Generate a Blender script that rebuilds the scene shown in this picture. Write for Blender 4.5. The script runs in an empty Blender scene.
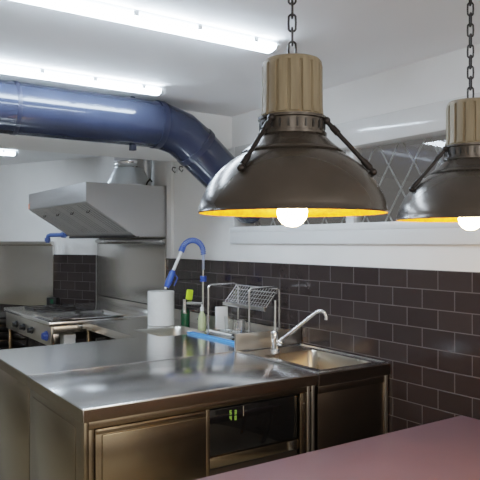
import bpy, bmesh, math, random
from mathutils import Vector, Matrix
random.seed(7)
S = bpy.context.scene
C = S.collection
PI = math.pi

# ------------------------------------------------------------------ helpers
class MB:
    def __init__(self): self.bm = bmesh.new()
    def box(self, x0, y0, z0, x1, y1, z1, bev=0.0, seg=2):
        t = bmesh.new()
        bmesh.ops.create_cube(t, size=1)
        bmesh.ops.scale(t, vec=(abs(x1-x0), abs(y1-y0), abs(z1-z0)), verts=t.verts)
        bmesh.ops.translate(t, vec=((x0+x1)/2, (y0+y1)/2, (z0+z1)/2), verts=t.verts)
        if bev > 0:
            bmesh.ops.bevel(t, geom=list(t.edges), offset=bev, segments=seg, affect='EDGES', profile=.5)
        self.merge(t); return self
    def merge(self, t, mat=None):
        me = bpy.data.meshes.new('tmp'); t.to_mesh(me); t.free()
        if mat is not None: me.transform(mat)
        self.bm.from_mesh(me); bpy.data.meshes.remove(me)
    def prism(self, pts, axis, a, b, bev=0.0):
        """polygon extruded along axis; pts are the other two coordinates in x,y,z order"""
        t = bmesh.new()
        def mk(p, v):
            return {'x': (v, p[0], p[1]), 'y': (p[0], v, p[1]), 'z': (p[0], p[1], v)}[axis]
        A = [t.verts.new(mk(p, a)) for p in pts]; B = [t.verts.new(mk(p, b)) for p in pts]
        t.faces.new(A); t.faces.new(B[::-1]); n = len(pts)
        for i in range(n): t.faces.new((A[i], B[i], B[(i+1) % n], A[(i+1) % n]))
        bmesh.ops.recalc_face_normals(t, faces=t.faces)
        if bev > 0: bmesh.ops.bevel(t, geom=list(t.edges), offset=bev, segments=2, affect='EDGES', profile=.5)
        self.merge(t); return self
    def lathe(self, prof, c=(0, 0, 0), seg=48, wob=None):
        bm = self.bm; rings = []
        for (r, z) in prof:
            if r < 1e-6: rings.append([bm.verts.new((c[0], c[1], c[2]+z))])
            else:
                ring = []
                for i in range(seg):
                    a = 2*PI*i/seg; rr = r*(wob(a, z) if wob else 1)
                    ring.append(bm.verts.new((c[0]+rr*math.cos(a), c[1]+rr*math.sin(a), c[2]+z)))
                rings.append(ring)
        for A, B in zip(rings, rings[1:]):
            if len(A) == 1 and len(B) == 1: continue
            for i in range(seg):
                j = (i+1) % seg
                if len(A) == 1: bm.faces.new((A[0], B[j], B[i]))
                elif len(B) == 1: bm.faces.new((A[i], A[j], B[0]))
                else: bm.faces.new((A[i], A[j], B[j], B[i]))
        return self
    def tube(self, pts, r, seg=12, closed=False, cap=True):
        bm = self.bm; pts = [Vector(p) for p in pts]; n = len(pts)
        rs = r if isinstance(r, (list, tuple)) else [r]*n
        rings = []; prev = None
        for i in range(n):
            if closed: d = (pts[(i+1) % n]-pts[i-1])
            elif i == 0: d = pts[1]-pts[0]
            elif i == n-1: d = pts[-1]-pts[-2]
            else: d = (pts[i+1]-pts[i]).normalized()+(pts[i]-pts[i-1]).normalized()
            d.normalize()
            if prev is None:
                up = Vector((0, 0, 1)) if abs(d.z) < .9 else Vector((1, 0, 0))
                u = d.cross(up).normalized()
            else:
                u = (prev-d*prev.dot(d)).normalized()
            prev = u; v = d.cross(u)
            rings.append([bm.verts.new(pts[i]+(u*math.cos(2*PI*k/seg)+v*math.sin(2*PI*k/seg))*rs[i]) for k in range(seg)])
        rng = range(n) if closed else range(n-1)
        for i in rng:
            A, B = rings[i], rings[(i+1) % n]
            for k in range(seg):
                j = (k+1) % seg; bm.faces.new((A[k], A[j], B[j], B[k]))
        if cap and not closed:
            bm.faces.new(rings[0][::-1]); bm.faces.new(rings[-1])
        return self
    def sphere(self, c, r, sc=(1, 1, 1), seg=20):
        t = bmesh.new(); bmesh.ops.create_uvsphere(t, u_segments=seg, v_segments=seg//2, radius=r)
        bmesh.ops.scale(t, vec=sc, verts=t.verts); bmesh.ops.translate(t, vec=c, verts=t.verts)
        self.merge(t); return self
    def build(self, name, mat, parent=None, ang=35, label=None):
        bm = self.bm
        bmesh.ops.recalc_face_normals(bm, faces=bm.faces)
        if parent is not None:
            off = Vector((0, 0, 0)); p = parent
            while p: off += p.location; p = p.parent
            bmesh.ops.translate(bm, vec=-off, verts=bm.verts)
        me = bpy.data.meshes.new(name); bm.to_mesh(me); bm.free()
        for p in me.polygons: p.use_smooth = True
        me.set_sharp_from_angle(angle=math.radians(ang))
        me.materials.append(mat)
        o = bpy.data.objects.new(name, me); C.objects.link(o)
        if parent is not None: o.parent = parent
        if label: o['label'] = label
        return o

def arc(c, r, a0, a1, n, plane='xz'):
    out = []
    for i in range(n+1):
        a = math.radians(a0+(a1-a0)*i/n); u, v = r*math.cos(a), r*math.sin(a)
        out.append({'xz': (c[0]+u, c[1], c[2]+v), 'yz': (c[0], c[1]+u, c[2]+v), 'xy': (c[0]+u, c[1]+v, c[2])}[plane])
    return out

def thing(name, label, cat, loc=(0, 0, 0), group=None):
    o = bpy.data.objects.new(name, None); C.objects.link(o); o.location = loc
    o.empty_display_size = .1
    return tag(o, label, cat, group)
def tag(o, label, cat, group=None):
    o['label'] = label; o['category'] = cat
    if group: o['group'] = group
    return o
def struct(o): o['kind'] = 'structure'; return o

# ---------------------------------------------------------------- materials
def nodes(name):
    m = bpy.data.materials.new(name); m.use_nodes = True
    nt = m.node_tree; return m, nt, nt.nodes['Principled BSDF']
def plain(name, col, rough=.5, metal=0., noise=0., nscale=20., coat=0., spec=.5, bump=0., emit=None, es=0., trans=0., ior=1.45):
    m, nt, b = nodes(name)
    b.inputs['Base Color'].default_value = (*col, 1); b.inputs['Roughness'].default_value = rough
    b.inputs['Metallic'].default_value = metal; b.inputs['Coat Weight'].default_value = coat
    b.inputs['Specular IOR Level'].default_value = spec; b.inputs['IOR'].default_value = ior
    b.inputs['Transmission Weight'].default_value = trans
    if emit: b.inputs['Emission Color'].default_value = (*emit, 1); b.inputs['Emission Strength'].default_value = es
    tc = nt.nodes.new('ShaderNodeTexCoord'); nz = nt.nodes.new('ShaderNodeTexNoise')
    nz.inputs['Scale'].default_value = nscale; nz.inputs['Detail'].default_value = 4
    nt.links.new(tc.outputs['Object'], nz.inputs['Vector'])
    if noise > 0:
        r = nt.nodes.new('ShaderNodeValToRGB')
        r.color_ramp.elements[0].position = .3; r.color_ramp.elements[1].position = .7
        r.color_ramp.elements[0].color = (*[c*(1-noise) for c in col], 1)
        r.color_ramp.elements[1].color = (*[min(1, c*(1+noise)) for c in col], 1)
        nt.links.new(nz.outputs['Fac'], r.inputs['Fac']); nt.links.new(r.outputs['Color'], b.inputs['Base Color'])
    if bump > 0:
        bp = nt.nodes.new('ShaderNodeBump'); bp.inputs['Strength'].default_value = bump; bp.inputs['Distance'].default_value = .01
        nt.links.new(nz.outputs['Fac'], bp.inputs['Height']); nt.links.new(bp.outputs['Normal'], b.inputs['Normal'])
    return m
def steel(name, col, r0, r1, scale, wave=.15, vc=.985):
    """brushed stainless steel: streaks stretched along one direction"""
    m, nt, b = nodes(name)
    b.inputs['Metallic'].default_value = 1
    tc = nt.nodes.new('ShaderNodeTexCoord'); mp = nt.nodes.new('ShaderNodeMapping')
    mp.inputs['Scale'].default_value = scale
    nz = nt.nodes.new('ShaderNodeTexNoise'); nz.inputs['Scale'].default_value = 1; nz.inputs['Detail'].default_value = 5
    nt.links.new(tc.outputs['Object'], mp.inputs['Vector']); nt.links.new(mp.outputs['Vector'], nz.inputs['Vector'])
    mr = nt.nodes.new('ShaderNodeMapRange'); mr.inputs['From Min'].default_value = .3; mr.inputs['From Max'].default_value = .7
    mr.inputs['To Min'].default_value = r0; mr.inputs['To Max'].default_value = r1
    nt.links.new(nz.outputs['Fac'], mr.inputs['Value']); nt.links.new(mr.outputs['Result'], b.inputs['Roughness'])
    cr = nt.nodes.new('ShaderNodeValToRGB')
    cr.color_ramp.elements[0].position = .25; cr.color_ramp.elements[1].position = .75
    cr.color_ramp.elements[0].color = (*[c*vc for c in col], 1); cr.color_ramp.elements[1].color = (*col, 1)
    nt.links.new(nz.outputs['Fac'], cr.inputs['Fac']); nt.links.new(cr.outputs['Color'], b.inputs['Base Color'])
    n2 = nt.nodes.new('ShaderNodeTexNoise'); n2.inputs['Scale'].default_value = 3.0; n2.inputs['Detail'].default_value = 1
    nt.links.new(tc.outputs['Object'], n2.inputs['Vector'])
    bp = nt.nodes.new('ShaderNodeBump'); bp.inputs['Strength'].default_value = wave; bp.inputs['Distance'].default_value = .01
    nt.links.new(n2.outputs['Fac'], bp.inputs['Height']); nt.links.new(bp.outputs['Normal'], b.inputs['Normal'])
    return m

def tile_mat():
    m, nt, b = nodes('brown_tiles')
    tc = nt.nodes.new('ShaderNodeTexCoord'); sp = nt.nodes.new('ShaderNodeSeparateXYZ'); cb = nt.nodes.new('ShaderNodeCombineXYZ')
    nt.links.new(tc.outputs['Object'], sp.inputs[0])
    ay = nt.nodes.new('ShaderNodeMath'); ay.inputs[1].default_value = TILE_DY
    az = nt.nodes.new('ShaderNodeMath'); az.inputs[1].default_value = -TILE_TOP + 40*TILE_H
    nt.links.new(sp.outputs['Y'], ay.inputs[0]); nt.links.new(sp.outputs['Z'], az.inputs[0])
    nt.links.new(ay.outputs[0], cb.inputs[0]); nt.links.new(az.outputs[0], cb.inputs[1])
    br = nt.nodes.new('ShaderNodeTexBrick'); br.offset = .5
    br.inputs['Scale'].default_value = 1; br.inputs['Brick Width'].default_value = TILE_H*2; br.inputs['Row Height'].default_value = TILE_H
    br.inputs['Mortar Size'].default_value = .0026; br.inputs['Mortar Smooth'].default_value = .3; br.inputs['Bias'].default_value = 0
    br.inputs['Color1'].default_value = (.024, .0165, .0158, 1); br.inputs['Color2'].default_value = (.033, .024, .0225, 1)
    br.inputs['Mortar'].default_value = (.085, .071, .068, 1)
    nt.links.new(cb.outputs[0], br.inputs['Vector']); nt.links.new(br.outputs['Color'], b.inputs['Base Color'])
    mr = nt.nodes.new('ShaderNodeMapRange'); mr.inputs['To Min'].default_value = .16; mr.inputs['To Max'].default_value = .7
    nt.links.new(br.outputs['Fac'], mr.inputs['Value']); nt.links.new(mr.outputs['Result'], b.inputs['Roughness'])
    inv = nt.nodes.new('ShaderNodeMath'); inv.operation = 'SUBTRACT'; inv.inputs[0].default_value = 1
    nt.links.new(br.outputs['Fac'], inv.inputs[1])
    nz = nt.nodes.new('ShaderNodeTexNoise'); nz.inputs['Scale'].default_value = 9; nt.links.new(tc.outputs['Object'], nz.inputs['Vector'])
    ad = nt.nodes.new('ShaderNodeMath'); ad.operation = 'MULTIPLY_ADD'; ad.inputs[1].default_value = .6
    nt.links.new(nz.outputs['Fac'], ad.inputs[0]); nt.links.new(inv.outputs[0], ad.inputs[2])
    bp = nt.nodes.new('ShaderNodeBump'); bp.inputs['Strength'].default_value = .5; bp.inputs['Distance'].default_value = .004
    nt.links.new(ad.outputs[0], bp.inputs['Height']); nt.links.new(bp.outputs['Normal'], b.inputs['Normal'])
    return m
def wood_mat():
    m, nt, b = nodes('pale_wood')
    tc = nt.nodes.new('ShaderNodeTexCoord'); mp = nt.nodes.new('ShaderNodeMapping'); mp.inputs['Scale'].default_value = (60, 60, 5)
    nz = nt.nodes.new('ShaderNodeTexNoise'); nz.inputs['Scale'].default_value = 1; nz.inputs['Detail'].default_value = 6
    cr = nt.nodes.new('ShaderNodeValToRGB')
    cr.color_ramp.elements[0].position = .3; cr.color_ramp.elements[1].position = .7
    cr.color_ramp.elements[0].color = (.21, .165, .105, 1); cr.color_ramp.elements[1].color = (.33, .27, .18, 1)
    nt.links.new(tc.outputs['Object'], mp.inputs[0]); nt.links.new(mp.outputs[0], nz.inputs['Vector'])
    nt.links.new(nz.outputs['Fac'], cr.inputs['Fac']); nt.links.new(cr.outputs['Color'], b.inputs['Base Color'])
    b.inputs['Roughness'].default_value = .6
    return m
def floor_mat():
    m, nt, b = nodes('floor_tiles')
    tc = nt.nodes.new('ShaderNodeTexCoord'); br = nt.nodes.new('ShaderNodeTexBrick'); br.offset = 0
    br.inputs['Scale'].default_value = 1; br.inputs['Brick Width'].default_value = .45; br.inputs['Row Height'].default_value = .45
    br.inputs['Mortar Size'].default_value = .004
    br.inputs['Color1'].default_value = (.30, .26, .19, 1); br.inputs['Color2'].default_value = (.34, .29, .215, 1); br.inputs['Mortar'].default_value = (.15, .13, .11, 1)
    nt.links.new(tc.outputs['Object'], br.inputs['Vector']); nt.links.new(br.outputs['Color'], b.inputs['Base Color'])
    b.inputs['Roughness'].default_value = .4
    return m
def pane_mat():
    m, nt, b = nodes('window_glass'); nt.nodes.remove(b)
    out = nt.nodes['Material Output']; tr = nt.nodes.new('ShaderNodeBsdfTransparent'); gl = nt.nodes.new('ShaderNodeBsdfGlossy')
    tr.inputs[0].default_value = (.8, .82, .82, 1); gl.inputs['Roughness'].default_value = .02
    lw_ = nt.nodes.new('ShaderNodeLayerWeight'); lw_.inputs['Blend'].default_value = .5
    pw = nt.nodes.new('ShaderNodeMath'); pw.operation = 'POWER'; pw.inputs[1].default_value = 4
    fr = nt.nodes.new('ShaderNodeMath'); fr.operation = 'MULTIPLY_ADD'; fr.inputs[1].default_value = .9; fr.inputs[2].default_value = .06
    nt.links.new(lw_.outputs['Facing'], pw.inputs[0]); nt.links.new(pw.outputs[0], fr.inputs[0])
    mx = nt.nodes.new('ShaderNodeMixShader')
    nt.links.new(fr.outputs[0], mx.inputs[0]); nt.links.new(tr.outputs[0], mx.inputs[1]); nt.links.new(gl.outputs[0], mx.inputs[2])
    nt.links.new(mx.outputs[0], out.inputs['Surface'])
    return m

TILE_H = .1035; TILE_TOP = 1.432; TILE_DY = TILE_H + .004
M = dict(
    wall=plain('white_wall_paint', (.83, .81, .78), .75, noise=.03, nscale=3, bump=.03),
    ceil=plain('white_ceiling_paint', (.90, .90, .90), .85, noise=.02, nscale=2),
    tile=tile_mat(), floor=floor_mat(), wood=wood_mat(), pane=pane_mat(),
    top=steel('worktop_steel', (.80, .79, .78), .175, .20, (3, 120, 120), .012),
    steel=steel('shaded_cabinet_steel', (.30, .24, .165), .25, .262, (45, 45, 2), .04),  # stainless steel darkened and browned: weaker light on the fronts put into colour
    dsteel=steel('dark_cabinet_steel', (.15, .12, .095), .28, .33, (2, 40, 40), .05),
    panel=steel('splash_panel_steel', (.66, .635, .60), .25, .262, (22, 22, .7), .05, .97),
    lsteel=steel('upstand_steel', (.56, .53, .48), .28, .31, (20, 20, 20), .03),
    hood=steel('hood_steel', (.60, .60, .61), .30, .42, (40, 3, 40), .1),
    filt=plain('filter_steel', (.74, .74, .73), .40, .55),
    chrome=plain('chrome', (.75, .75, .76), .12, 1),
    wire=plain('steel_wire', (.62, .61, .60), .25, 1),
    alu=plain('aluminium_sheet', (.72, .75, .78), .3, 1, bump=.25, nscale=14),
    pvc=plain('white_window_plastic', (.80, .80, .79), .3, spec=.5),
    boxp=plain('glossy_white_plastic', (.72, .71, .69), .12, spec=.7, bump=.06, nscale=5),
    duct=plain('navy_coated_duct', (.022, .028, .053), .13, 0, noise=.15, nscale=6, spec=.6, bump=.10),
    ductj=plain('navy_duct_joint', (.016, .02, .042), .35, 0, spec=.5),
    shade=plain('gunmetal_enamel', (.10, .088, .079), .24, .6, noise=.10, nscale=8, spec=.5),
    iron=plain('blackened_iron', (.045, .04, .04), .4, .8),
    gold=plain('gold_leaf_lining', (.95, .40, .025), .45, .15, noise=.35, nscale=60, bump=.3),
    black=plain('black_plastic', (.012, .012, .013), .35),
    dglass=plain('black_glass', (.006, .006, .007), .06, spec=.6),
    dark=plain('dark_interior', (.02, .018, .016), .6),
    blue=plain('blue_plastic', (.035, .09, .42), .3),
    pipe=plain('blue_grey_pipe', (.06, .11, .32), .35),
    cloth=plain('light_blue_plastic_tray', (.10, .33, .78), .45),
    paper=plain('white_paper', (.83, .83, .81), .9, noise=.03, nscale=30, bump=.2),
    white=plain('white_plastic', (.78, .78, .76), .4),
    green=plain('dark_green_liquid', (.008, .085, .035), .15, coat=.5),
    lime=plain('lime_sponge', (.55, .75, .03), .8, bump=.4, nscale=80),
    yellow=plain('yellow_liquid', (.50, .55, .30), .2, coat=.4),
    clear=plain('clear_glass', (.95, .97, .97), .03, trans=1, ior=1.45),
    table=plain('mauve_laminate', (.175, .105, .122), .30, noise=.06, nscale=4, coat=.4),
    tubes=plain('lit_tube_cover', (.9, .93, 1), .4, emit=(.70, .85, 1.0), es=23),
    housing=plain('white_fitting', (.75, .77, .80), .45),
    bulb=plain('lit_warm_bulb', (1, .9, .7), .3, emit=(1, .66, .28), es=60),
    led=plain('green_display', (.1, .2, .02), .4, emit=(.45, .75, .12), es=.12),
    orange=plain('orange_sticker', (.85, .30, .16), .5),
    knobs=plain('black_knob', (.02, .02, .022), .3),
)

# ---------------------------------------------------------------- the room
XW = 2.72; H = 2.555
WY0, WY1, WZ0, WZ1 = 1.45, 4.135, 1.567, 2.31
struct(MB().box(-2.8, -3, -.1, 3.0, 10.2, 0).build('floor', M['floor']))
struct(MB().box(-2.8, -3, H, 3.0, 10.2, H+.1).build('ceiling', M['ceil']))
wr = MB()
wr.box(XW, -3, 0, XW+.22, WY0, H).box(XW, WY1, 0, XW+.22, 6.95, H)
wr.box(XW, WY0, 0, XW+.22, WY1, WZ0).box(XW, WY0, WZ1, XW+.22, WY1, H)
wr = struct(wr.build('wall_right', M['wall']))
MB().box(XW-.008, -3, 0, XW, 6.945, TILE_TOP, .0015, 1).build('tile_cladding', M['tile'], wr)
# the wall bends inward behind the cooker
bx, by = -.447, .894
def bend(t, n=0): return (XW+bx*t-by*n, 6.95+by*t+bx*n)   # n = distance in front of the wall
wf = struct(MB().prism([bend(0), bend(3.6), bend(3.6, -.2), bend(0, -.2)], 'z', 0, H).build('wall_far', M['wall']))
tl = MB().prism([bend(.012, .0005), bend(2.5, .0005), bend(2.5, .008), bend(.012, .008)], 'z', 0, TILE_TOP-.0).build('tile_cladding', M['tile'], wf)
struct(MB().box(-2.8, 10.0, 0, 1.3, 10.2, H).build('wall_end', M['wall']))
struct(MB().box(-2.8, -3, 0, -2.6, 10.0, H).build('wall_left', M['wall']))
struct(MB().box(-2.6, -3, 0, XW, -2.8, H).build('wall_back', M['wall']))
struct(MB().box(-2.6, 4.135, 2.30, XW, 5.06, H).build('trim_1', M['wall']))          # dropped beam
struct(MB().box(XW-.03, 5.085, TILE_TOP, XW, 5.175, 2.30, .003).build('trim_2', M['wall']))

# window in the right wall
w = struct(bpy.data.objects.new('window_1', None)); C.objects.link(w); w.location = (XW, WY0, WZ0)
f = MB(); x0, x1 = XW-.02, XW+.15
f.box(x0, WY0, WZ0, x1, WY1, WZ0+.115, .006)
f.box(x0, WY1-.06, WZ0+.115, x1, WY1, WZ1, .006).box(x0, WY0, WZ0+.115, x1, WY0+.06, WZ1, .006)
f.box(XW+.06, 2.86, WZ0+.115, XW+.13, 2.93, WZ1-.15, .004)
f.build('frame', M['pvc'], w)
MB().box(XW-.024, WY0, WZ0+.085, XW+.08, WY1, WZ0+.128, .004).build('sill', M['pvc'], w)
MB().box(XW-.018, WY0+.06, WZ1-.155, XW+.12, WY1-.06, WZ1, .008).build('shutter_box', M['boxp'], w)
pm = MB(); pm.bm.faces.new([pm.bm.verts.new(p) for p in ((XW+.085, WY0+.06, WZ0+.115), (XW+.085, WY1-.06, WZ0+.115), (XW+.098, WY1-.06, WZ1-.155), (XW+.098, WY0+.06, WZ1-.155))])
pm.build('pane', M['pane'], w)
g = MB(); gx = XW+.13; z0, z1 = WZ0+.02, WZ1
hgt = z1-z0; step = .19; run = hgt/1.55
y = WY0-1
while y < WY1+1:
    for d in (1, -1):
        ya, yb = y, y+d*run
        za, zb = z0, z1
        g.tube([(gx+.006*d, ya, za), (gx+.006*d, yb, zb)], .0048, 6)
    y += step
g.build('grille', plain('grey_grille', (.50, .48, .46), .5), w)

# ---------------------------------------------------------------- ceiling tube lights
def tube_light(xa, xb, yc, label):
    t = thing('fluorescent_light', label, 'ceiling light', (xa, yc, H), 'tube lights under the ceiling')
    MB().box(xa, yc-.032, H-.0195, xb, yc+.032, H-.0005, .004).build('housing', M['housing'], t)
    prof = [(yc+.050*math.cos(a), H-.0305-.022*math.sin(a)) for a in [-.5+(PI+1.0)*i/16 for i in range(17)]]
    MB().prism(prof, 'x', xa+.03, xb-.03).build('diffuser', M['tubes'], t, 50)
    for s in (xa, xb-.03):
        MB().prism([(yc+.053*math.cos(a), H-.0285-.026*math.sin(a)) for a in [-.5+(PI+1.0)*i/16 for i in range(17)]], 'x', s, s+.03, .002).build('end_cap', M['housing'], t)
    n = 5
    for i in range(n):
        xc = xa+.15+(xb-xa-.3)*i/(n-1)
        for s in (-1, 1):
            MB().box(xc-.012, yc+s*.050-.004, H-.034, xc+.012, yc+s*.050+.004, H-.008, .002).build('clip', M['housing'], t)
    return t
tube_light(.36, 1.885, 2.48, 'long lit tube light on the ceiling nearest the camera, above the pendant lamp')
tube_light(.30, 1.84, 3.60, 'long lit tube light on the ceiling just in front of the black duct')
tube_light(.30, 1.84, 7.0, 'short looking lit tube light behind the beam, left of the extractor hood')

# ---------------------------------------------------------------- duct
r = .158; YD = 3.93; ZD = 2.385
E0 = Vector((1.98, YD, ZD)); E1 = Vector((2.15, YD, ZD-.045)); E2 = Vector((2.27, YD, ZD-.125)); E3 = Vector((2.735, YD, ZD-.125-.385))
d = thing('ventilation_duct', 'large dark navy round ventilation duct under the ceiling bending down to the window', 'duct', (E0.x, YD, ZD))
MB().tube([(-2.59, YD, ZD), E0], r, 40, cap=False).build('straight_pipe', M['duct'], d)
MB().tube([E0, E1, E2], r*1.0, 40, cap=False).build('elbow', M['duct'], d, 25)
MB().tube([E2, E3, E3+Vector((.03, 0, 0))], r, 40).build('sloping_pipe', M['duct'], d)
def band(p, q, rr, name='joint_band', mat='ductj'):
    MB().tube([p, q], rr, 40).build(name, M[mat], d)
band(E0-Vector((.03, 0, 0)), E0+Vector((.012, 0, -.002)), r+.006)
v = (E3-E2).normalized()
band(E2-v*.012, E2+v*.03, r+.006)
band(E2+v*.30, E2+v*.33, r+.004)
for xx in (1.0, 0.0): band(Vector((xx, YD, ZD)), Vector((xx+.025, YD, ZD)), r+.003)
MB().box(1.77, YD-.02, ZD-r-.035, 1.81, YD+.02, ZD-r+.01, .004).build('bracket', M['ductj'], d)
MB().box(1.775, YD-.006, ZD+r-.01, 1.805, YD+.006, H-.0005).build('hanger', M['ductj'], d)

# loose wires on the wall under the beam
lw = thing('loose_wires', 'loose ends of cable sticking out of the wall under the beam', 'cable', (XW, 5.0, 2.22))
for k, (yy, zz) in enumerate([(5.03, 2.215), (4.97, 2.20), (4.90, 2.21)]):
    pts = [(XW+.0, yy+.02, zz+.03), (XW-.03, yy+.02, zz+.035), (XW-.05, yy, zz+.01), (XW-.04, yy-.03, zz-.02), (XW-.03, yy-.035, zz+.0)]
    MB().tube(pts, .005, 8).build('wire', [M['iron'], M['white'], M['iron']][k], lw)

# ---------------------------------------------------------------- extractor hood
HX0, HY0, HY1, HZ0, HZ1 = 1.937, 5.195, 6.90, 1.63, 2.09
h = thing('extractor_hood', 'stainless steel extractor hood hung on the wall above the cooker', 'extractor hood', (2.4, 6.0, HZ0))
XB = XW-.010
prof = [(HX0, HZ1), (XB, HZ1), (XB, HZ0), (2.44, HZ0), (2.44, HZ0+.03), (HX0+.03, 1.97), (HX0+.03, 1.925), (HX0, 1.925)]
MB().prism(prof, 'y', HY0+.004, HY1-.004).build('canopy', M['hood'], h)
side = [(HX0, HZ1), (XB, HZ1), (XB, HZ0), (2.40, HZ0), (HX0, 1.925)]
MB().prism(side, 'y', HY0, HY0+.004).build('side_panel', M['hood'], h)
MB().prism(side, 'y', HY1-.004, HY1).build('side_panel', M['hood'], h)
a = Vector((HX0+.014, 0, 1.921)); b_ = Vector((2.385, 0, HZ0+.022)); sl = (b_-a); nrm = Vector((-sl.z, 0, sl.x)).normalized()
if nrm.z > 0: nrm = -nrm
nf = 4; L = (HY1-HY0-.03)/nf
for k in range(nf):
    y0 = HY0+.015+k*L; fm = MB()
    def quad(ya, yb, s0, s1, th):
        p = a+sl*s0; q = a+sl*s1
        fm.prism([(p.x, p.z), (q.x, q.z), (q.x-nrm.x*th, q.z-nrm.z*th), (p.x-nrm.x*th, p.z-nrm.z*th)], 'y', ya, yb)
    quad(y0+.004, y0+.026, 0, 1, .012); quad(y0+L-.026, y0+L-.004, 0, 1, .012)
    quad(y0+.026, y0+L-.026, 0, .05, .012); quad(y0+.026, y0+L-.026, .95, 1, .012)
    for i in range(5):
        ys = y0+.034+(L-.068)*i/5
        quad(ys+(L-.068)/5*.25, ys+(L-.068)/5*.75, .05, .95, .006)
    fo = fm.build('grease_filter', M['filt'], h)
    hm = MB()
    for s in (.22,):
        p = a+sl*s+nrm*.004
        hm.tube([(p.x, y0+L/2-.03, p.z), (p.x+nrm.x*.022, y0+L/2-.03, p.z+nrm.z*.022), (p.x+nrm.x*.022, y0+L/2+.03, p.z+nrm.z*.022), (p.x, y0+L/2+.03, p.z)], .005, 8)
    hm.build('handle', M['iron'], fo)
MB().prism([(a.x+.012, a.z+.012), (2.385, HZ0+.042), (2.385, HZ0+.052), (a.x+.017, a.z+.024)], 'y', HY0+.01, HY1-.01).build('slat_gap_shade', M['black'], h)  # black sheet added behind the slats, stands for shade in the gaps
MB().box(2.375, HY0+.006, HZ0-.012, 2.435, HY1-.006, HZ0+.012, .004).build('grease_gutter', M['iron'], h)
MB().box(HX0-.004, HY1-.03, 1.93, HX0, HY1, 1.985).build('corner_sticker', M['orange'], h)
c = (2.45, 5.46, HZ1)
MB().lathe([(.215, 0), (.215, .012), (.135, .165), (.135, .175)], c, 40).build('cone', M['alu'], h)
MB().lathe([(.137, .17), (.143, .18), (.137, .19), (.137, .22), (.143, .23), (.137, .24), (.137, .455)], c, 40).build('collar', M['chrome'], h)
pts = [(2.628, 5.50, HZ1), (2.628, 5.50, HZ1+.09), (2.63, 5.49, HZ1+.2), (2.635, 5.48, H-.01)]
MB().tube(pts, .062, 24).build('side_pipe', M['alu'], h)
MB().tube([(2.53, 5.27, HZ1), (2.53, 5.24, HZ1+.03), (2.55, 5.23, HZ1+.06), (2.58, 5.25, HZ1+.04)], .008, 8).build('cable', M['iron'], h)

# steel splash panels
o = thing('splash_panel', 'brushed steel splash panel under the hood, right of the dark tile gap', 'wall panel', (XW-.02, 6.0, .985), 'steel splash panels')
MB().box(XW-.026, 5.21, .985, XW-.0085, 6.88, 1.56, .003).build('sheet', M['panel'], o)
MB().prism([(XW-.026, 1.561), (XW-.0085, 1.561), (XW-.0085, 1.618), (XW-.018, 1.618), (XW-.05, 1.60), (XW-.052, 1.585)], 'y', 5.21, 6.88, .002).build('light_catch_lip', M['panel'], o)  # added lip, tilted to catch light as the bright band of reflection
p0, p1 = bend(.66, .010), bend(2.35, .010)
sp = thing('splash_panel', 'brushed steel splash panel at the left edge of the photo, left of the dark tiles', 'wall panel', (p0[0], p0[1], .8), 'steel splash panels')
MB().prism([bend(.66, .010), bend(2.35, .010), bend(2.35, .03), bend(.66, .03)], 'z', .80, 1.54, .003).build('sheet', M['panel'], sp)
MB().prism([bend(.66, .010), bend(2.35, .010), bend(2.35, .06), bend(.66, .06)], 'z', 1.541, 1.59, .012).build('light_catch_lip', M['panel'], sp)  # lip added here too, shaped to give the bright reflected band
bk = thing('wall_socket', 'small black socket box at the lower right edge of the left splash panel', 'socket', (*bend(.60, .03), .84))
MB().prism([bend(.58, .0085), bend(.72, .0085+.03), bend(.72, .075), bend(.58, .06)], 'z', .83, .92, .004).build('housing', M['black'], bk)
MB().prism([bend(.62, .062), bend(.68, .066), bend(.68, .070), bend(.62, .066)], 'z', .85, .90).build('face', M['green'], bk)

# blue-grey gas pipe beside the hood
gp = thing('gas_pipe', 'blue grey pipe with two elbows beneath the left end of the hood', 'pipe', (2.40, 6.96, 1.5))
MB().tube([(2.27, 7.32, 1.57), (2.27, 7.32, 1.62), (2.275, 7.31, 1.65), (2.29, 7.27, 1.66), (2.38, 7.02, 1.66), (2.395, 6.975, 1.67), (2.40, 6.96, 1.70), (2.40, 6.96, 1.76)], .024, 14).build('pipe', M['pipe'], gp)
MB().tube([(2.27, 7.32, 1.585), (2.27, 7.32, 1.625)], .034, 14).build('fitting', M['pipe'], gp)
MB().tube([(2.36, 7.075, 1.66), (2.377, 7.03, 1.66)], .034, 14).build('fitting', M['pipe'], gp)
MB().tube([(2.40, 6.96, 1.72), (2.40, 6.96, 1.765)], .032, 14).build('fitting', M['pipe'], gp)
MB().box(2.385, 6.903, 1.72, 2.415, 6.935, 1.75, .003).build('wall_clip', M['ductj'], gp)

# ---------------------------------------------------------------- counters
ZT = .90
# near counter
k = thing('steel_counter', 'stainless steel counter cabinet nearest the camera, with a door and an appliance bay', 'counter', (1.55, 2.9, 0))
MB().box(.92, 2.50, .842, 2.176, 3.298, ZT, .0035).build('worktop', M['top'], k)
MB().box(.925, 3.2955, ZT-.001, 2.174, 3.3005, ZT+.0015, .0006, 1).build('seam_highlight', M['chrome'], k)  # bright strip added to stand for the highlight along the seam
X0, X1, Y0, Y1 = .93, 2.172, 2.515, 3.29
MB().box(.923, 2.4978, .843, 2.174, 2.4998, .894, .0008, 1).build('front_edge_shade', M['steel'], k)  # added darker strip, puts shade over the reflecting worktop edge
MB().box(.9178, 2.502, .843, .9198, 3.296, .894, .0008, 1).build('side_edge_shade', M['steel'], k)  # same added dark strip on the side, shading the worktop edge
sp_ = MB().box(X0, Y0, .10, X0+.02, Y1, .84, .002); sp_.build('side_panel', M['steel'], k)
MB().box(X0-.003, Y0+.10, .16, X0, Y1-.04, .80, .0015).build('side_inset', M['steel'], k)
fr = MB()
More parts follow.
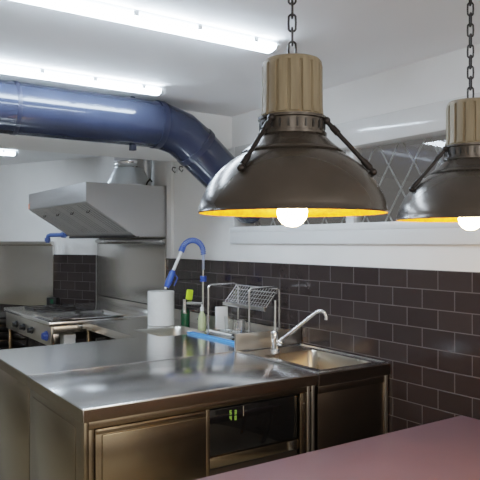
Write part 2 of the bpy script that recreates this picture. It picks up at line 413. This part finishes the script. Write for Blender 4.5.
fr.box(X0+.02, Y0, .808, X1, Y0+.02, .84, .002)
fr.box(X0+.02, Y0, .10, X0+.045, Y0+.02, .806, .002)
fr.box(1.512, Y0, .10, 1.534, Y0+.02, .806, .002)
fr.box(2.072, Y0, .10, 2.112, Y0+.02, .806, .002)
fr.build('front_frame', M['steel'], k)
MB().box(X0+.02, Y0+.02, .10, X1-.02, Y0+.03, .12).build('bottom_rail', M['steel'], k)
MB().box(X0+.02, Y0+.03, .10, X1, Y1, .115).build('floor_panel', M['dark'], k)
MB().box(X0+.02, Y1-.012, .116, X1, Y1, .84).build('back_panel', M['dark'], k)
MB().box(1.512, Y0+.022, .116, 1.530, Y1-.014, .806).build('partition', M['dark'], k)
dm = MB().box(X0+.048, Y0-.004, .115, 1.510, Y0+.016, .804, .002)
do = dm.build('door', M['steel'], k)
rim = MB()
rim.box(1.004, Y0-.014, .130, 1.506, Y0-.004, .780, .004)
rim.build('raised_panel', M['steel'], do)
MB().box(.980, Y0-.010, .784, 1.508, Y0-.004, .802, .002).build('finger_grip', M['steel'], do)
for (xx, nm) in ((2.116, 'post'), (2.146, 'post')):
    MB().box(xx, Y0-.002, .10, xx+.020, Y0+.02, .838, .003).build(nm, M['lsteel'], k)
for (xx, yy) in ((.99, 2.58), (2.10, 2.58), (.99, 3.22), (2.10, 3.22)):
    MB().lathe([(.022, .0), (.022, .02), (.016, .025), (.016, .10)], (xx, yy, 0), 16).build('foot', M['black'], k)

# undercounter appliance
ap = thing('undercounter_appliance', 'black glass fronted appliance with a green lit display built into the near counter', 'appliance', (1.80, 2.8, .116))
MB().box(1.545, 2.56, .117, 2.065, 3.20, .80, .004).build('body', M['dark'], ap)
MB().box(1.542, 2.532, .578, 2.066, 2.559, .795, .004).build('glass_front', M['dglass'], ap)
MB().box(1.538, 2.524, .525, 2.068, 2.559, .575, .003).build('trim_strip', M['steel'], ap)
MB().box(2.00, 2.520, .530, 2.035, 2.5238, .572, .001).build('badge', M['panel'], ap)
MB().box(1.542, 2.534, .13, 2.066, 2.559, .520, .004).build('lower_door', M['dark'], ap)
dp = MB()
def seg7(x, z, s, segs):
    t = .004*s/.02
    w_ = s*.55
    R = {'a': (x, z+s-t, x+w_, z+s), 'g': (x, z+s/2-t/2, x+w_, z+s/2+t/2), 'd': (x, z, x+w_, z+t),
         'f': (x, z+s/2, x+t, z+s), 'b': (x+w_-t, z+s/2, x+w_, z+s), 'e': (x, z, x+t, z+s/2), 'c': (x+w_-t, z, x+w_, z+s/2)}
    for q in segs:
        a_, b2, c_, d2 = R[q]; dp.box(a_, 2.5305, b2, c_, 2.5319, d2)
for (xx, zz, ss) in ((1.652, .775, 'afgcd'), (1.680, .772, 'abgcd'), (1.652, .748, 'fgbc'), (1.680, .745, 'abcdef')): seg7(xx, zz-.015, .020, ss)
dp.build('display', M['led'], ap)
MB().box(1.73, 2.5305, .742, 1.7325, 2.5319, .790).build('upright_streak', plain('pale_strip', (.4, .42, .42), .4), ap)  # pale upright streak to the right of the digits

# sink unit next to the tiled wall
k = thing('sink_unit', 'stainless steel sink unit between the near counter and the tiled wall', 'sink', (2.44, 2.9, 0))
sx0, sx1, sy0, sy1 = 2.182, 2.709, 2.50, 3.298
bx0, bx1, by0, by1 = 2.255, 2.635, 2.565, 3.08
t = MB()
t.box(sx0, sy0, .862, sx1, by0, ZT).box(sx0, by1, .862, sx1, sy1, ZT).box(sx0, by0, .862, bx0, by1, ZT).box(bx1, by0, .862, sx1, by1, ZT)
t.box(sx0, sy0, .832, sx1, sy0+.012, .863)
t.build('worktop', M['top'], k)
def bowl(mb, x0, y0, x1, y1, top, dep, rad=.05, taper=.03):
    """open basin with rounded corners"""
    rings = []
    for (z, ins) in ((top, 0), (top-.012, .006), (top-dep*.6, taper*.6), (top-dep*.92, taper), (top-dep, taper+.04)):
        ring = []
        for (cx, cy, a0) in ((x1-rad, y1-rad, 0), (x0+rad, y1-rad, 90), (x0+rad, y0+rad, 180), (x1-rad, y0+rad, 270)):
            for i in range(7):
                a = math.radians(a0+15*i)
                px, py = cx+rad*math.cos(a), cy+rad*math.sin(a)
                mx, my = (x0+x1)/2, (y0+y1)/2
                fx = 1-ins/((x1-x0)/2); fy = 1-ins/((y1-y0)/2)
                ring.append(mb.bm.verts.new((mx+(px-mx)*fx, my+(py-my)*fy, z)))
        rings.append(ring)
    n = len(rings[0])
    for A, B in zip(rings, rings[1:]):
        for i in range(n): mb.bm.faces.new((A[i], A[(i+1) % n], B[(i+1) % n], B[i]))
    mb.bm.faces.new(rings[-1])
    # flat corner fillets that join the round opening to the square cut-out
    for (cx, cy, qx, qy, a0) in ((x1-rad, y1-rad, x1, y1, 0), (x0+rad, y1-rad, x0, y1, 90), (x0+rad, y0+rad, x0, y0, 180), (x1-rad, y0+rad, x1, y0, 270)):
        cv = mb.bm.verts.new((qx, qy, top))
        vs = [mb.bm.verts.new((cx+rad*math.cos(math.radians(a0+15*i)), cy+rad*math.sin(math.radians(a0+15*i)), top)) for i in range(7)]
        for i in range(6): mb.bm.faces.new((cv, vs[i], vs[i+1]))
    return mb
bowl(MB(), bx0, by0, bx1, by1, ZT-.0005, .22).build('bowl', steel('bowl_steel', (.46, .42, .35), .27, .30, (40, 40, 4), .05), k)
MB().lathe([(.0, .003), (.018, .003), (.028, .001), (.028, .0)], ((bx0+bx1)/2, (by0+by1)/2, ZT-.2195), 20).build('drain', M['chrome'], k)
MB().box(sx0+.002, sy0-.0022, .834, sx1-.002, sy0-.0002, .893, .0008, 1).build('front_edge_shade', M['dsteel'], k)  # added dark strip, shades the reflecting edge of the sink top
rm = MB()
rc = [(sx0+.012, sy0+.012), (sx1-.012, sy0+.012), (sx1-.012, sy1-.03), (sx0+.012, sy1-.03)]
rm.tube([(x, y, ZT+.001) for x, y in rc], .006, 8, closed=True)
rm.build('rolled_rim', M['chrome'], k)
u = MB().box(sx0+.004, sy1-.022, ZT-.001, sx1, sy1, ZT+.108, .004); u.build('upstand', M['lsteel'], k)
MB().box(sx1-.012, sy0+.05, ZT-.001, sx1, sy1-.023, ZT+.06, .002).build('upstand', M['panel'], k) if False else None
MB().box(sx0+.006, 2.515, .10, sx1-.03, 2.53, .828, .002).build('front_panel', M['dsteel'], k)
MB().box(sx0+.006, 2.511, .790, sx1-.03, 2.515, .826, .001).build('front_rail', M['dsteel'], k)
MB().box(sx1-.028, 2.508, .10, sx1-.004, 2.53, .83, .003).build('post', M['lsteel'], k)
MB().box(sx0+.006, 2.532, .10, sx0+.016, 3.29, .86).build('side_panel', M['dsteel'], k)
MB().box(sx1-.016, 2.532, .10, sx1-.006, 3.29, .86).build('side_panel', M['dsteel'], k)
for (xx, yy) in ((2.22, 2.56), (2.66, 2.56), (2.22, 3.24), (2.66, 3.24)):
    MB().lathe([(.022, .0), (.022, .02), (.016, .025), (.016, .10)], (xx, yy, 0), 16).build('foot', M['black'], k)

# tap on the sink unit
tx, ty = 2.40, 3.165
tp = thing('sink_tap', 'chrome mixer tap with a long rising spout behind the near sink', 'tap', (tx, ty, ZT))
MB().lathe([(0, 0), (.032, 0), (.032, .008), (.023, .016), (.021, .06), (.024, .075), (.024, .115), (.017, .125), (0, .128)], (tx, ty, ZT), 24).build('body', M['chrome'], tp)
MB().tube([(tx+.004, ty, ZT+.12), (tx+.006, ty, ZT+.22), (tx+.010, ty+.004, ZT+.315)], [.010, .0085, .007], 12).build('lever', M['chrome'], tp)
sd = Vector((.66, -.75, 0)).normalized()
P = lambda s, z: (tx+sd.x*s, ty+sd.y*s, ZT+z)
MB().tube([P(0, .055), P(.03, .062), P(.06, .085), P(.255, .245), P(.275, .257), P(.295, .258), P(.313, .248), P(.322, .225), P(.322, .205)], [.016, .015, .0125, .012, .012, .012, .012, .0125, .0135], 14).build('spout', M['chrome'], tp)
MB().sphere((tx+sd.x*.035, ty+sd.y*.035, ZT+.055), .026, (1, 1, .9)).build('swivel', M['chrome'], tp)

# L-shaped far counter, with basin
k = thing('corner_counter', 'long L shaped stainless steel counter behind the near counter, running along the wall', 'counter', (1.9, 4, 0))
X0, X1, XL, XR = .92, 1.93, 1.93, 2.698
Y0, Y1, YE = 3.302, 4.17, 5.25
cx0, cx1, cy0, cy1 = 2.08, 2.50, 4.10, 4.55
t = MB()
L_poly = [(X0, Y0), (XR, Y0), (XR, cy0), (X0, cy0)]
t.box(X0, Y0, .86, XR, cy0, ZT).box(X0, cy0, .86, XL, Y1, ZT).box(XL, cy0, .86, cx0, cy1, ZT).box(cx1, cy0, .86, XR, cy1, ZT).box(XL, cy1, .86, XR, YE, ZT)
t.box(X0, Y0, .842, X0+.01, Y1, .862).box(X0, Y1-.01, .842, XL, Y1, .862).box(XL, Y1, .842, XL+.01, YE, .862)
bmesh.ops.remove_doubles(t.bm, verts=t.bm.verts, dist=.0005)
t.build('worktop', M['top'], k)
MB().box(X0-.0022, Y0+.002, .843, X0-.0002, Y1-.002, .894, .0008, 1).build('side_edge_shade', M['steel'], k)  # added dark strip, shades the reflecting side edge of the far worktop
bowl(MB(), cx0, cy0, cx1, cy1, ZT-.0005, .2, .09).build('bowl', M['lsteel'], k)
MB().box(X0+.012, Y0+.01, .10, X0+.03, Y1-.012, .858, .002).build('side_panel', M['steel'], k)
MB().box(X0+.032, Y1-.03, .10, XL-.1, Y1-.012, .858, .002).build('back_panel', M['dsteel'], k)
MB().box(XR-.012, Y0+.005, ZT-.0005, XR, YE, ZT+.085, .003).build('upstand', M['lsteel'], k)
for (xx, yy) in ((XL+.04, YE-.05), (XR-.06, YE-.05), (XL+.04, Y1+.06)):
    MB().box(xx-.02, yy-.02, 0, xx+.02, yy+.02, .86, .004).build('leg', M['steel'], k)
MB().box(XL+.02, Y1+.10, .40, XR-.03, YE-.02, .425, .003).build('undershelf', M['dsteel'], k)

# ---------------------------------------------------------------- cooker
k = thing('gas_cooker', 'steel gas cooker on legs with a row of front knobs under the hood', 'cooker', (2.1, 6.1, 0))
cx0, cx1, cy0, cy1 = 1.69, 2.68, 5.34, 6.86
MB().box(cx0-.02, cy0, .862, cx1, cy1, .90, .005).build('cooktop', M['top'], k)
MB().box(cx0, cy0+.01, .69, cx0+.02, cy1-.01, .861, .004).build('front_panel', M['lsteel'], k)
MB().box(cx0+.021, cy0+.012, .80, cx1-.02, cy0+.03, .861, .002).build('side_panel', M['panel'], k)
MB().box(cx0+.021, cy0+.012, .690, cx0+.07, cy0+.03, .799, .002).build('side_panel', M['panel'], k)
MB().box(cx0+.021, cy0+.30, .69, cx1-.02, cy1-.01, .861).build('body', M['dark'], k)
for yy in (6.42, 6.16, 5.90, 5.47):
    kb = MB(); blue = yy < 5.6
    kb.tube([(cx0-.001, yy, .772), (cx0-.012, yy, .772)], .034 if not blue else .044, 20)
    kb.tube([(cx0-.012, yy, .772), (cx0-.04, yy, .772)], [.026, .022] if not blue else [.036, .03], 20)
    kb.box(cx0-.046, yy-.006, .752, cx0-.04, yy+.006, .792)
    kb.build('knob', M['blue'] if blue else M['knobs'], k, label='blue knob' if blue else None)
for (xx, yy) in ((cx0+.04, cy0+.05), (cx0+.04, cy1-.05), (cx1-.06, cy0+.05), (cx1-.06, cy1-.05)):
    MB().box(xx-.02, yy-.02, 0, xx+.02, yy+.02, .69, .004).build('leg', M['steel'], k)
MB().box(cx0+.03, cy0+.03, .30, cx1-.03, cy1-.03, .325, .003).build('undershelf', M['dsteel'], k)
MB().box(cx1-.0, cy0+.1, .862, cx1+.018, cy1, .978, .003).build('upstand', M['panel'], k)
for yy in (6.15, 6.55):
    q = MB()
    for xx in (1.85, 2.05, 2.25): q.box(xx-.006, yy-.17, .9005, xx+.006, yy+.17, .915)
    for y2 in (-.164, 0, .164): q.box(1.85, yy+y2-.006, .9055, 2.25, yy+y2+.006, .915)
    q.build('pan_support', M['iron'], k)
    MB().lathe([(.0, .012), (.04, .012), (.05, .0)], (2.05, yy+.08, .9005), 20).build('burner', M['iron'], k)

tr = thing('baking_tray', 'flat steel tray lying on the near end of the cooker', 'tray', (2.0, 5.5, .9005))
tx0, tx1, ty0, ty1 = 1.70, 2.36, 5.325, 5.86
q = MB().box(tx0+.02, ty0+.02, .9008, tx1-.02, ty1-.02, .904)
q.build('base', M['top'], tr)
q = MB(); z_ = .925
for (a_, b2) in (((tx0, ty0), (tx1, ty0)), ((tx1, ty0), (tx1, ty1)), ((tx1, ty1), (tx0, ty1)), ((tx0, ty1), (tx0, ty0))):
    pass
ring0 = [(tx0+.02, ty0+.02, .902), (tx1-.02, ty0+.02, .902), (tx1-.02, ty1-.02, .902), (tx0+.02, ty1-.02, .902)]
ring1 = [(tx0+.006, ty0+.006, z_), (tx1-.006, ty0+.006, z_), (tx1-.006, ty1-.006, z_), (tx0+.006, ty1-.006, z_)]
ring2 = [(tx0-.01, ty0-.01, z_), (tx1+.01, ty0-.01, z_), (tx1+.01, ty1+.01, z_), (tx0-.01, ty1+.01, z_)]
ring3 = [(x, y, z_-.008) for x, y, _ in ring2]
V = [[q.bm.verts.new(p) for p in rr] for rr in (ring0, ring1, ring2, ring3)]
for A, B in zip(V, V[1:]):
    for i in range(4): q.bm.faces.new((A[i], A[(i+1) % 4], B[(i+1) % 4], B[i]))
q.build('rim', M['chrome'], tr)
wb = thing('white_box', 'small white box standing on the shelf under the near end of the cooker', 'box', (1.85, 5.45, .325))
MB().box(1.82, 5.40, .326, 1.92, 5.52, .775, .006).build('carton', M['white'], wb)
MB().box(1.818, 5.398, .74, 1.922, 5.522, .778, .004).build('lid', M['white'], wb)

# dark trolley left of the cooker
rk = thing('tray_rack', 'dark rack of stacked trays beyond the cooker at the left edge', 'rack', (1.75, 7.25, 0))
rx0, rx1, ry0, ry1 = 1.50, 1.95, 7.0, 7.55
for (xx, yy) in ((rx0, ry0), (rx1, ry0), (rx0, ry1), (rx1, ry1)):
    MB().box(xx-.012, yy-.012, 0, xx+.012, yy+.012, .82, .002).build('post', M['iron'], rk)
for i in range(9):
    z_ = .12+i*.08
    MB().box(rx0+.013, ry0+.0, z_, rx1-.013, ry1, z_+.022, .003).build('tray', M['dsteel'] if i % 2 else M['iron'], rk)

# ---------------------------------------------------------------- pre-rinse tap
px, py = 2.595, 4.36
pr = thing('spray_tap', 'tall pre-rinse tap with blue spring hose and blue spray handle', 'tap', (px, py, ZT))
MB().lathe([(0, 0), (.03, 0), (.03, .01), (.02, .02), (.02, .09), (0, .095)], (px, py, ZT), 20).build('base', M['chrome'], pr)
MB().tube([(px, py, ZT+.05), (px, py, 1.44)], .011, 12).build('riser', M['chrome'], pr)
R_ = .098
hose = [(px, py, 1.36), (px, py, 1.48)] + arc((px-R_, py, 1.495), R_, 0, 158, 18)
MB().tube(hose, .011, 12).build('hose', plain('pale_hose', (.45, .52, .68), .4), pr)
# spring coil around the hose
def along(pts, n):
    P_ = [Vector(p) for p in pts]; Ls = [0]
    for a_, b2 in zip(P_, P_[1:]): Ls.append(Ls[-1]+(b2-a_).length)
    out = []
    for i in range(n):
        s = Ls[-1]*i/(n-1); j = 0
        while j < len(Ls)-2 and Ls[j+1] < s: j += 1
        f_ = (s-Ls[j])/(Ls[j+1]-Ls[j]); out.append((P_[j].lerp(P_[j+1], f_), (P_[j+1]-P_[j]).normalized()))
    return out
coil = []
n = 20*14; side_ = Vector((0, 1, 0))
for i, (p, d_) in enumerate(along(hose[1:], n)):
    a = 2*PI*i/14; b2 = d_.cross(side_).normalized()
    coil.append(p+(side_*math.cos(a)+b2*math.sin(a))*.019)
MB().tube(coil, .0042, 6).build('spring', plain('blue_coated_spring', (.10, .20, .70), .25, .3), pr)
e = Vector(hose[-1]); dd = Vector((-.42, 0, -.9)).normalized()
MB().tube([e-dd*.012, e+dd*.03], .024, 16).build('collar', M['blue'], pr)
MB().tube([e+dd*.03, e+dd*.20], [.013, .012], 12).build('wand', M['white'], pr)
MB().tube([e+dd*.19, e+dd*.21, e+dd*.29, e+dd*.33], [.016, .024, .027, .02], 16).build('spray_handle', M['blue'], pr)
MB().tube([e+dd*.33, e+dd*.345], .012, 12).build('nozzle', M['chrome'], pr)
q = e+dd*.22
MB().tube([q+Vector((.024, 0, 0)), q+Vector((.05, 0, -.03)), q+Vector((.02, 0, -.09))], .005, 8).build('trigger', M['blue'], pr)
MB().tube([(px, py, 1.265), (px, py, 1.31)], .026, 16).build('bracket_collar', M['blue'], pr)
MB().tube([(px, py, 1.285), (px-.20, py+.04, 1.285)], .006, 10).build('bracket_arm', M['iron'], pr)
MB().tube([(px-.01, py, 1.09), (px-.15, py+.03, 1.10)], .014, 12).build('valve', M['chrome'], pr)
MB().tube([(px-.15, py+.03, 1.02), (px-.15, py+.03, 1.13)], .016, 12).build('valve', M['chrome'], pr)
MB().tube([(px, py, 1.0), (px-.02, py-.06, 1.0), (px-.10, py-.09, .98)], .011, 12).build('lower_valve', M['chrome'], pr)

# ---------------------------------------------------------------- things on the far counter
pt = thing('paper_roll', 'big white paper towel roll standing on the counter by the far basin', 'paper roll', (2.385, 4.685, ZT))
MB().lathe([(.03, .002), (.103, .002), (.108, .006), (.109, .272), (.105, .278), (.030, .278), (.028, .27), (.028, .01), (.03, .002)], (2.385, 4.685, ZT), 48).build('roll', M['paper'], pt)
MB().lathe([(.0275, .003), (.0275, .276), (.0245, .276), (.0245, .003), (.0275, .003)], (2.385, 4.685, ZT), 24).build('core', plain('cardboard', (.4, .3, .2), .9), pt)

def bottle(name, label, c, prof, mat, capprof, capmat, parts=()):
    t_ = thing(name, label, 'bottle', c)
    MB().lathe(prof, c, 24).build('body', mat, t_)
    MB().lathe(capprof, c, 20).build('cap', capmat, t_)
    return t_
bottle('soap_bottle', 'dark green bottle right of the white paper roll', (2.565, 4.60, ZT),
       [(0, .001), (.036, .001), (.038, .01), (.038, .105), (.030, .125), (.014, .135), (.014, .142), (0, .142)], M['green'],
       [(0, .142), (.016, .142), (.016, .17), (.010, .175), (0, .175)], M['iron'])
bottle('detergent_bottle', 'pale yellow bottle of washing liquid at the foot of the spray tap', (2.50, 4.22, ZT),
       [(0, .001), (.030, .001), (.032, .01), (.032, .09), (.026, .12), (.013, .14), (.013, .15), (0, .15)], M['yellow'],
       [(0, .15), (.015, .15), (.015, .178), (.006, .182), (.005, .20), (0, .2)], M['white'])
sg = thing('sponge', 'lime green sponge propped on the tap valve', 'sponge', (2.47, 4.41, 1.115))
q = MB(); q.box(-.028, -.012, 0, .028, .012, .085, .010, 3)
bmesh.ops.rotate(q.bm, cent=(0, 0, 0), matrix=Matrix.Rotation(math.radians(8), 3, 'Y'), verts=q.bm.verts)
bmesh.ops.translate(q.bm, vec=(2.485, 4.40, 1.119), verts=q.bm.verts)
q.build('pad', M['lime'], sg)

# dish rack
dr = thing('dish_rack', 'chrome wire dish rack with two tall hoops and a sloping top grid', 'dish rack', (2.52, 3.7, ZT))
def hoop(yy, x0, x1, zt, name):
    rr = .03
    pts = [(x0, yy, ZT+.004), (x0, yy, zt-rr)] + arc((x0+rr, yy, zt-rr), rr, 180, 90, 5)[1:] + [(x1-rr, yy, zt)] + arc((x1-rr, yy, zt-rr), rr, 90, 0, 5)[1:] + [(x1, yy, ZT+.004)]
    MB().tube(pts, .0072, 10).build(name, M['wire'], dr)
hoop(3.92, 2.375, 2.635, 1.272, 'hoop'); hoop(3.47, 2.42, 2.672, 1.272, 'hoop')
for (xx, zz) in ((2.39, .93), (2.645, .93)):
    MB().tube([(xx, 3.92, zz), (xx+.012, 3.47, zz)], .0055, 8).build('rail', M['wire'], dr)
# sloping grid
gm = MB(); ga = Vector((2.55, 3.97, 1.135)); gb = Vector((2.655, 3.97, 1.258)); gl = Vector((0, -.51, 0))
for i in range(17): p = ga+(gb-ga)*0+gl*(i/16); gm.tube([p, p+(gb-ga)], .0018, 5)
for i in range(6): p = ga+(gb-ga)*(i/5); gm.tube([p, p+gl], .0018, 5)
gm.build('sloping_grid', M['wire'], dr)
fm = MB(); fm.tube([ga, gb, gb+gl, ga+gl], .005, 8, closed=True); fm.build('grid_frame', M['wire'], dr)
MB().box(2.530, 3.455, 1.112, 2.552, 3.975, 1.138, .003).build('front_bar', M['wire'], dr)
MB().tube([(2.645, 3.92, 1.23), (2.655, 3.47, 1.23)], .005, 8).build('rail', M['wire'], dr)
for xx in (2.43, 2.55):
    MB().tube([(xx, 4.02, .925), (xx, 3.685, .925)], .013, 12).build('runner', M['white'], dr)
    MB().tube([(xx, 3.685, .925), (xx, 3.66, .925)], .0145, 12).build('end_cap', M['black'], dr)
MB().box(2.38, 3.47, ZT+.002, 2.65, 3.92, ZT+.008, .002).build('drip_tray', M['panel'], dr)

ct = thing('blue_tray', 'narrow light blue plastic tray in front of the dish rack', 'tray', (2.3, 3.65, ZT))
q = MB().box(2.315, 3.45, ZT+.0005, 2.366, 4.13, ZT+.005, .002); q.build('base', M['cloth'], ct)
q = MB().box(2.315, 3.45, ZT+.004, 2.320, 4.13, ZT+.014, .002).box(2.361, 3.45, ZT+.004, 2.366, 4.13, ZT+.014, .002).box(2.320, 3.45, ZT+.004, 2.361, 3.455, ZT+.014, .002).box(2.320, 4.125, ZT+.004, 2.361, 4.13, ZT+.014, .002)
q.build('rim', M['cloth'], ct)
cb = tag(MB().box(2.46, 3.925+.02, ZT+.04, 2.56, 3.965, 1.105, .004).build('chopping_board', M['white']), 'white chopping board standing upright at the far end of the dish rack', 'chopping board')
q = MB(); cc = (2.475, 3.80, ZT+.040)
gl_ = thing('drinking_glass', 'clear drinking glass standing in the dish rack', 'glass', cc)
MB().lathe([(0, .0), (.028, .0), (.034, .11), (.0325, .11), (.0265, .006), (0, .006)], cc, 28).build('tumbler', M['clear'], gl_)
cc = (2.53, 3.72, ZT+.040)
mg = thing('steel_cup', 'small shiny steel cup beside the glass in the dish rack', 'cup', cc)
MB().lathe([(0, .0), (.032, .0), (.036, .09), (.034, .09), (.030, .004), (0, .004)], cc, 28).build('cup', M['chrome'], mg)
MB().tube([(cc[0]-.034, cc[1]-.0, cc[2]+.075), (cc[0]-.058, cc[1], cc[2]+.068), (cc[0]-.058, cc[1], cc[2]+.03), (cc[0]-.032, cc[1], cc[2]+.02)], .004, 8).build('handle', M['chrome'], mg)

# ---------------------------------------------------------------- mauve table
k = thing('dining_table', 'mauve topped table in the foreground under the pendant lamps', 'table', (1.5, 1.5, 0))
MB().box(.25, .95, .708, 2.62, 1.955, .741, .004).build('tabletop', M['table'], k)
q = MB().box(.33, 1.03, .64, 2.54, 1.05, .707).box(.33, 1.86, .64, 2.54, 1.88, .707).box(.33, 1.05, .64, .35, 1.86, .707).box(2.52, 1.05, .64, 2.54, 1.86, .707)
q.build('apron', M['iron'], k)
for (xx, yy) in ((.35, 1.05), (2.52, 1.05), (.35, 1.86), (2.52, 1.86)):
    MB().box(xx-.03, yy-.03, 0, xx+.03, yy+.03, .64, .004).build('leg', M['iron'], k)

# ---------------------------------------------------------------- pendant lamps
U = .25/93.5; VZ = .965  # metres per unit of the lamp profile
ZR = 1.656             # rim height
def make_lamp(loc, label):
    t = thing('pendant_lamp', label, 'pendant lamp', loc, 'industrial pendant lamps over the table')
    o = Vector(loc)
    def P(lst): return [(a*U, b*U*VZ) for a, b in lst]
    outer = P([(93.5, 0), (94, 1.2), (93.2, 2.4), (92.6, 7), (90.8, 14), (87.5, 22), (83, 30.5), (77, 39), (69.5, 47), (61, 54), (52.5, 59.8), (49.5, 61.5)])
    MB().lathe(outer, o, 72).build('lamp_shade', M['shade'], t, 50)
    inner = [(a-.0016*1.2, b) for a, b in outer]
    MB().lathe(inner, o, 72).build('shade_lining', M['gold'], t, 50)
    MB().lathe(P([(49.5, 61.2), (51, 62.5), (49.5, 64.5), (47, 66), (41, 71), (35.5, 76.5), (33, 79)]), o, 60).build('shoulder', M['shade'], t, 40)
    # vented collar
    MB().lathe(P([(33, 78.5), (34.5, 79.5), (34.5, 82), (32.2, 83), (32.2, 95), (34.2, 96), (34.2, 98.5), (30, 99)]), o, 60).build('collar', M['shade'], t, 40)
    vm = MB()
    for i in range(24):
        a = 2*PI*i/24; rr = 32.6*U
        tt = bmesh.new(); bmesh.ops.create_cube(tt, size=1)
        bmesh.ops.scale(tt, vec=(.003, .0052, 7.5*U), verts=tt.verts)
        m_ = Matrix.Translation(o+Vector((rr*math.cos(a), rr*math.sin(a), 89*U*VZ))) @ Matrix.Rotation(a, 4, 'Z')
        vm.merge(tt, m_)
    vm.build('vent_slots', M['black'], t)
    # fluted wooden cap
    def flute(a, z):
        if z > 152*U*VZ or z < 101*U*VZ: return 1.0
        s = math.cos(a*16)
        return 1.03-.075*max(0, min(1, (s-.55)*3.5))
    MB().lathe(P([(20, 99), (30.0, 99), (30.4, 100.5), (30.4, 101), (30.2, 102), (29.4, 110), (29.3, 148), (29.3, 151), (29.6, 152.5), (29.4, 155), (27.5, 157.5), (10, 158.5), (0, 158.5)]), o, 192, flute).build('wooden_cap', M['wood'], t, 30)
    # struts
    for a in LAMP_ANG:
        a = math.radians(a); cs, sn = math.cos(a), math.sin(a)
        R = lambda q_, z: (o.x+q_*U*cs, o.y+q_*U*sn, o.z+z*U*VZ)
        st = MB().tube([R(34.5, 93.5), R(79.5, 41)], .0062, 12).build('strut', M['iron'], t)
        for p_, q_ in (((40, 87.2), (46, 80.2)), ((70, 52), (77, 43.9))):
            MB().tube([R(*p_), R(*q_)], .0085, 12).build('ferrule', M['iron'], st)
        for p_ in ((34.5, 94), (79.5, 40)): MB().sphere(R(*p_), .0105).build('bolt', M['iron'], st)
    # chain
    zc = o.z+158.5*U*VZ
    MB().tube([(o.x, o.y, zc-.002), (o.x, o.y, zc+.010)], .007, 10).build('hook', M['iron'], t)
    ch = MB(); z = zc+.004; i = 0; Lk = .046; wk = .0098
    while z+Lk < H-.02:
        pts = []
        for j in range(16):
            a = 2*PI*j/16; cx, cz = wk*math.cos(a), math.sin(a)
            zz = z+Lk/2+(Lk/2-wk)*(1 if cz > 0 else -1)*(1 if abs(cz) > .01 else 0)+wk*cz
            if i % 2: pts.append((o.x+cx*.6, o.y+cx*.8, zz))
            else: pts.append((o.x+cx*.8, o.y-cx*.6, zz))
        ch.tube(pts, .0032, 7, closed=True); z += Lk-.0095; i += 1
    ch.build('chain', M['iron'], t)
    MB().tube([(o.x, o.y, z+.002), (o.x, o.y, H-.02)], .004, 8).build('ceiling_hook', M['iron'], t)
    MB().lathe([(0, -.025), (.03, -.025), (.05, -.012), (.052, -.0005), (0, -.0005)], (o.x, o.y, H), 32).build('ceiling_rose', M['iron'], t)
    # bulb
    MB().lathe([(0, .05), (.018, .05), (.020, .06), (.020, .12), (.014, .125), (.014, .20), (0, .2)], o, 20).build('socket', M['iron'], t)
    MB().lathe([(0, -.036), (.014, -.034), (.028, -.026), (.038, -.012), (.041, .004), (.038, .020), (.028, .036), (.019, .05), (.016, .06), (0, .06)], o, 28).build('bulb', M['bulb'], t, 80)
    return t
yaw = math.radians(34.06)
LAMP_ANG = [342-34.06, 230-34.06, 106-34.06]
make_lamp((1.066, 1.328, ZR), 'left pendant lamp, the nearer and larger one, with a dark metal dome')
LAMP_ANG = [188-34.06, 308-34.06, 68-34.06]
make_lamp((1.888, 1.372, ZR), 'right pendant lamp, cut off by the right edge of the photo')

# ---------------------------------------------------------------- light, world, camera
def lamp(name, loc, power, col):
    l = bpy.data.lights.new(name, 'POINT'); l.shadow_soft_size = .15; l.energy = power; l.color = col
    o = bpy.data.objects.new(name, l); C.objects.link(o); o.location = loc
lamp('room_fill_light', (-.9, -1.2, 1.95), 17, (1, .93, .84))  # unseen fill light added behind the camera to brighten ceiling and wall
lamp('room_fill_light', (1.3, -1.5, 1.95), 17, (1, .93, .84))  # second added fill light, no real fitting behind it

wd = bpy.data.worlds.new('night'); S.world = wd; wd.use_nodes = True
wd.node_tree.nodes['Background'].inputs[0].default_value = (.05, .047, .045, 1); wd.node_tree.nodes['Background'].inputs[1].default_value = 1

cam = bpy.data.cameras.new('camera'); co = bpy.data.objects.new('camera', cam); C.objects.link(co)
cam.sensor_width = 36; cam.lens = 636/480*36; cam.clip_start = .05
co.location = (0, 0, 1.58); co.rotation_euler = (math.radians(90.18), 0, -yaw)
S.camera = co
S.view_settings.view_transform = 'Filmic'
S.view_settings.look = 'None'
S.view_settings.exposure = 1.2
S.view_settings.gamma = 1.0
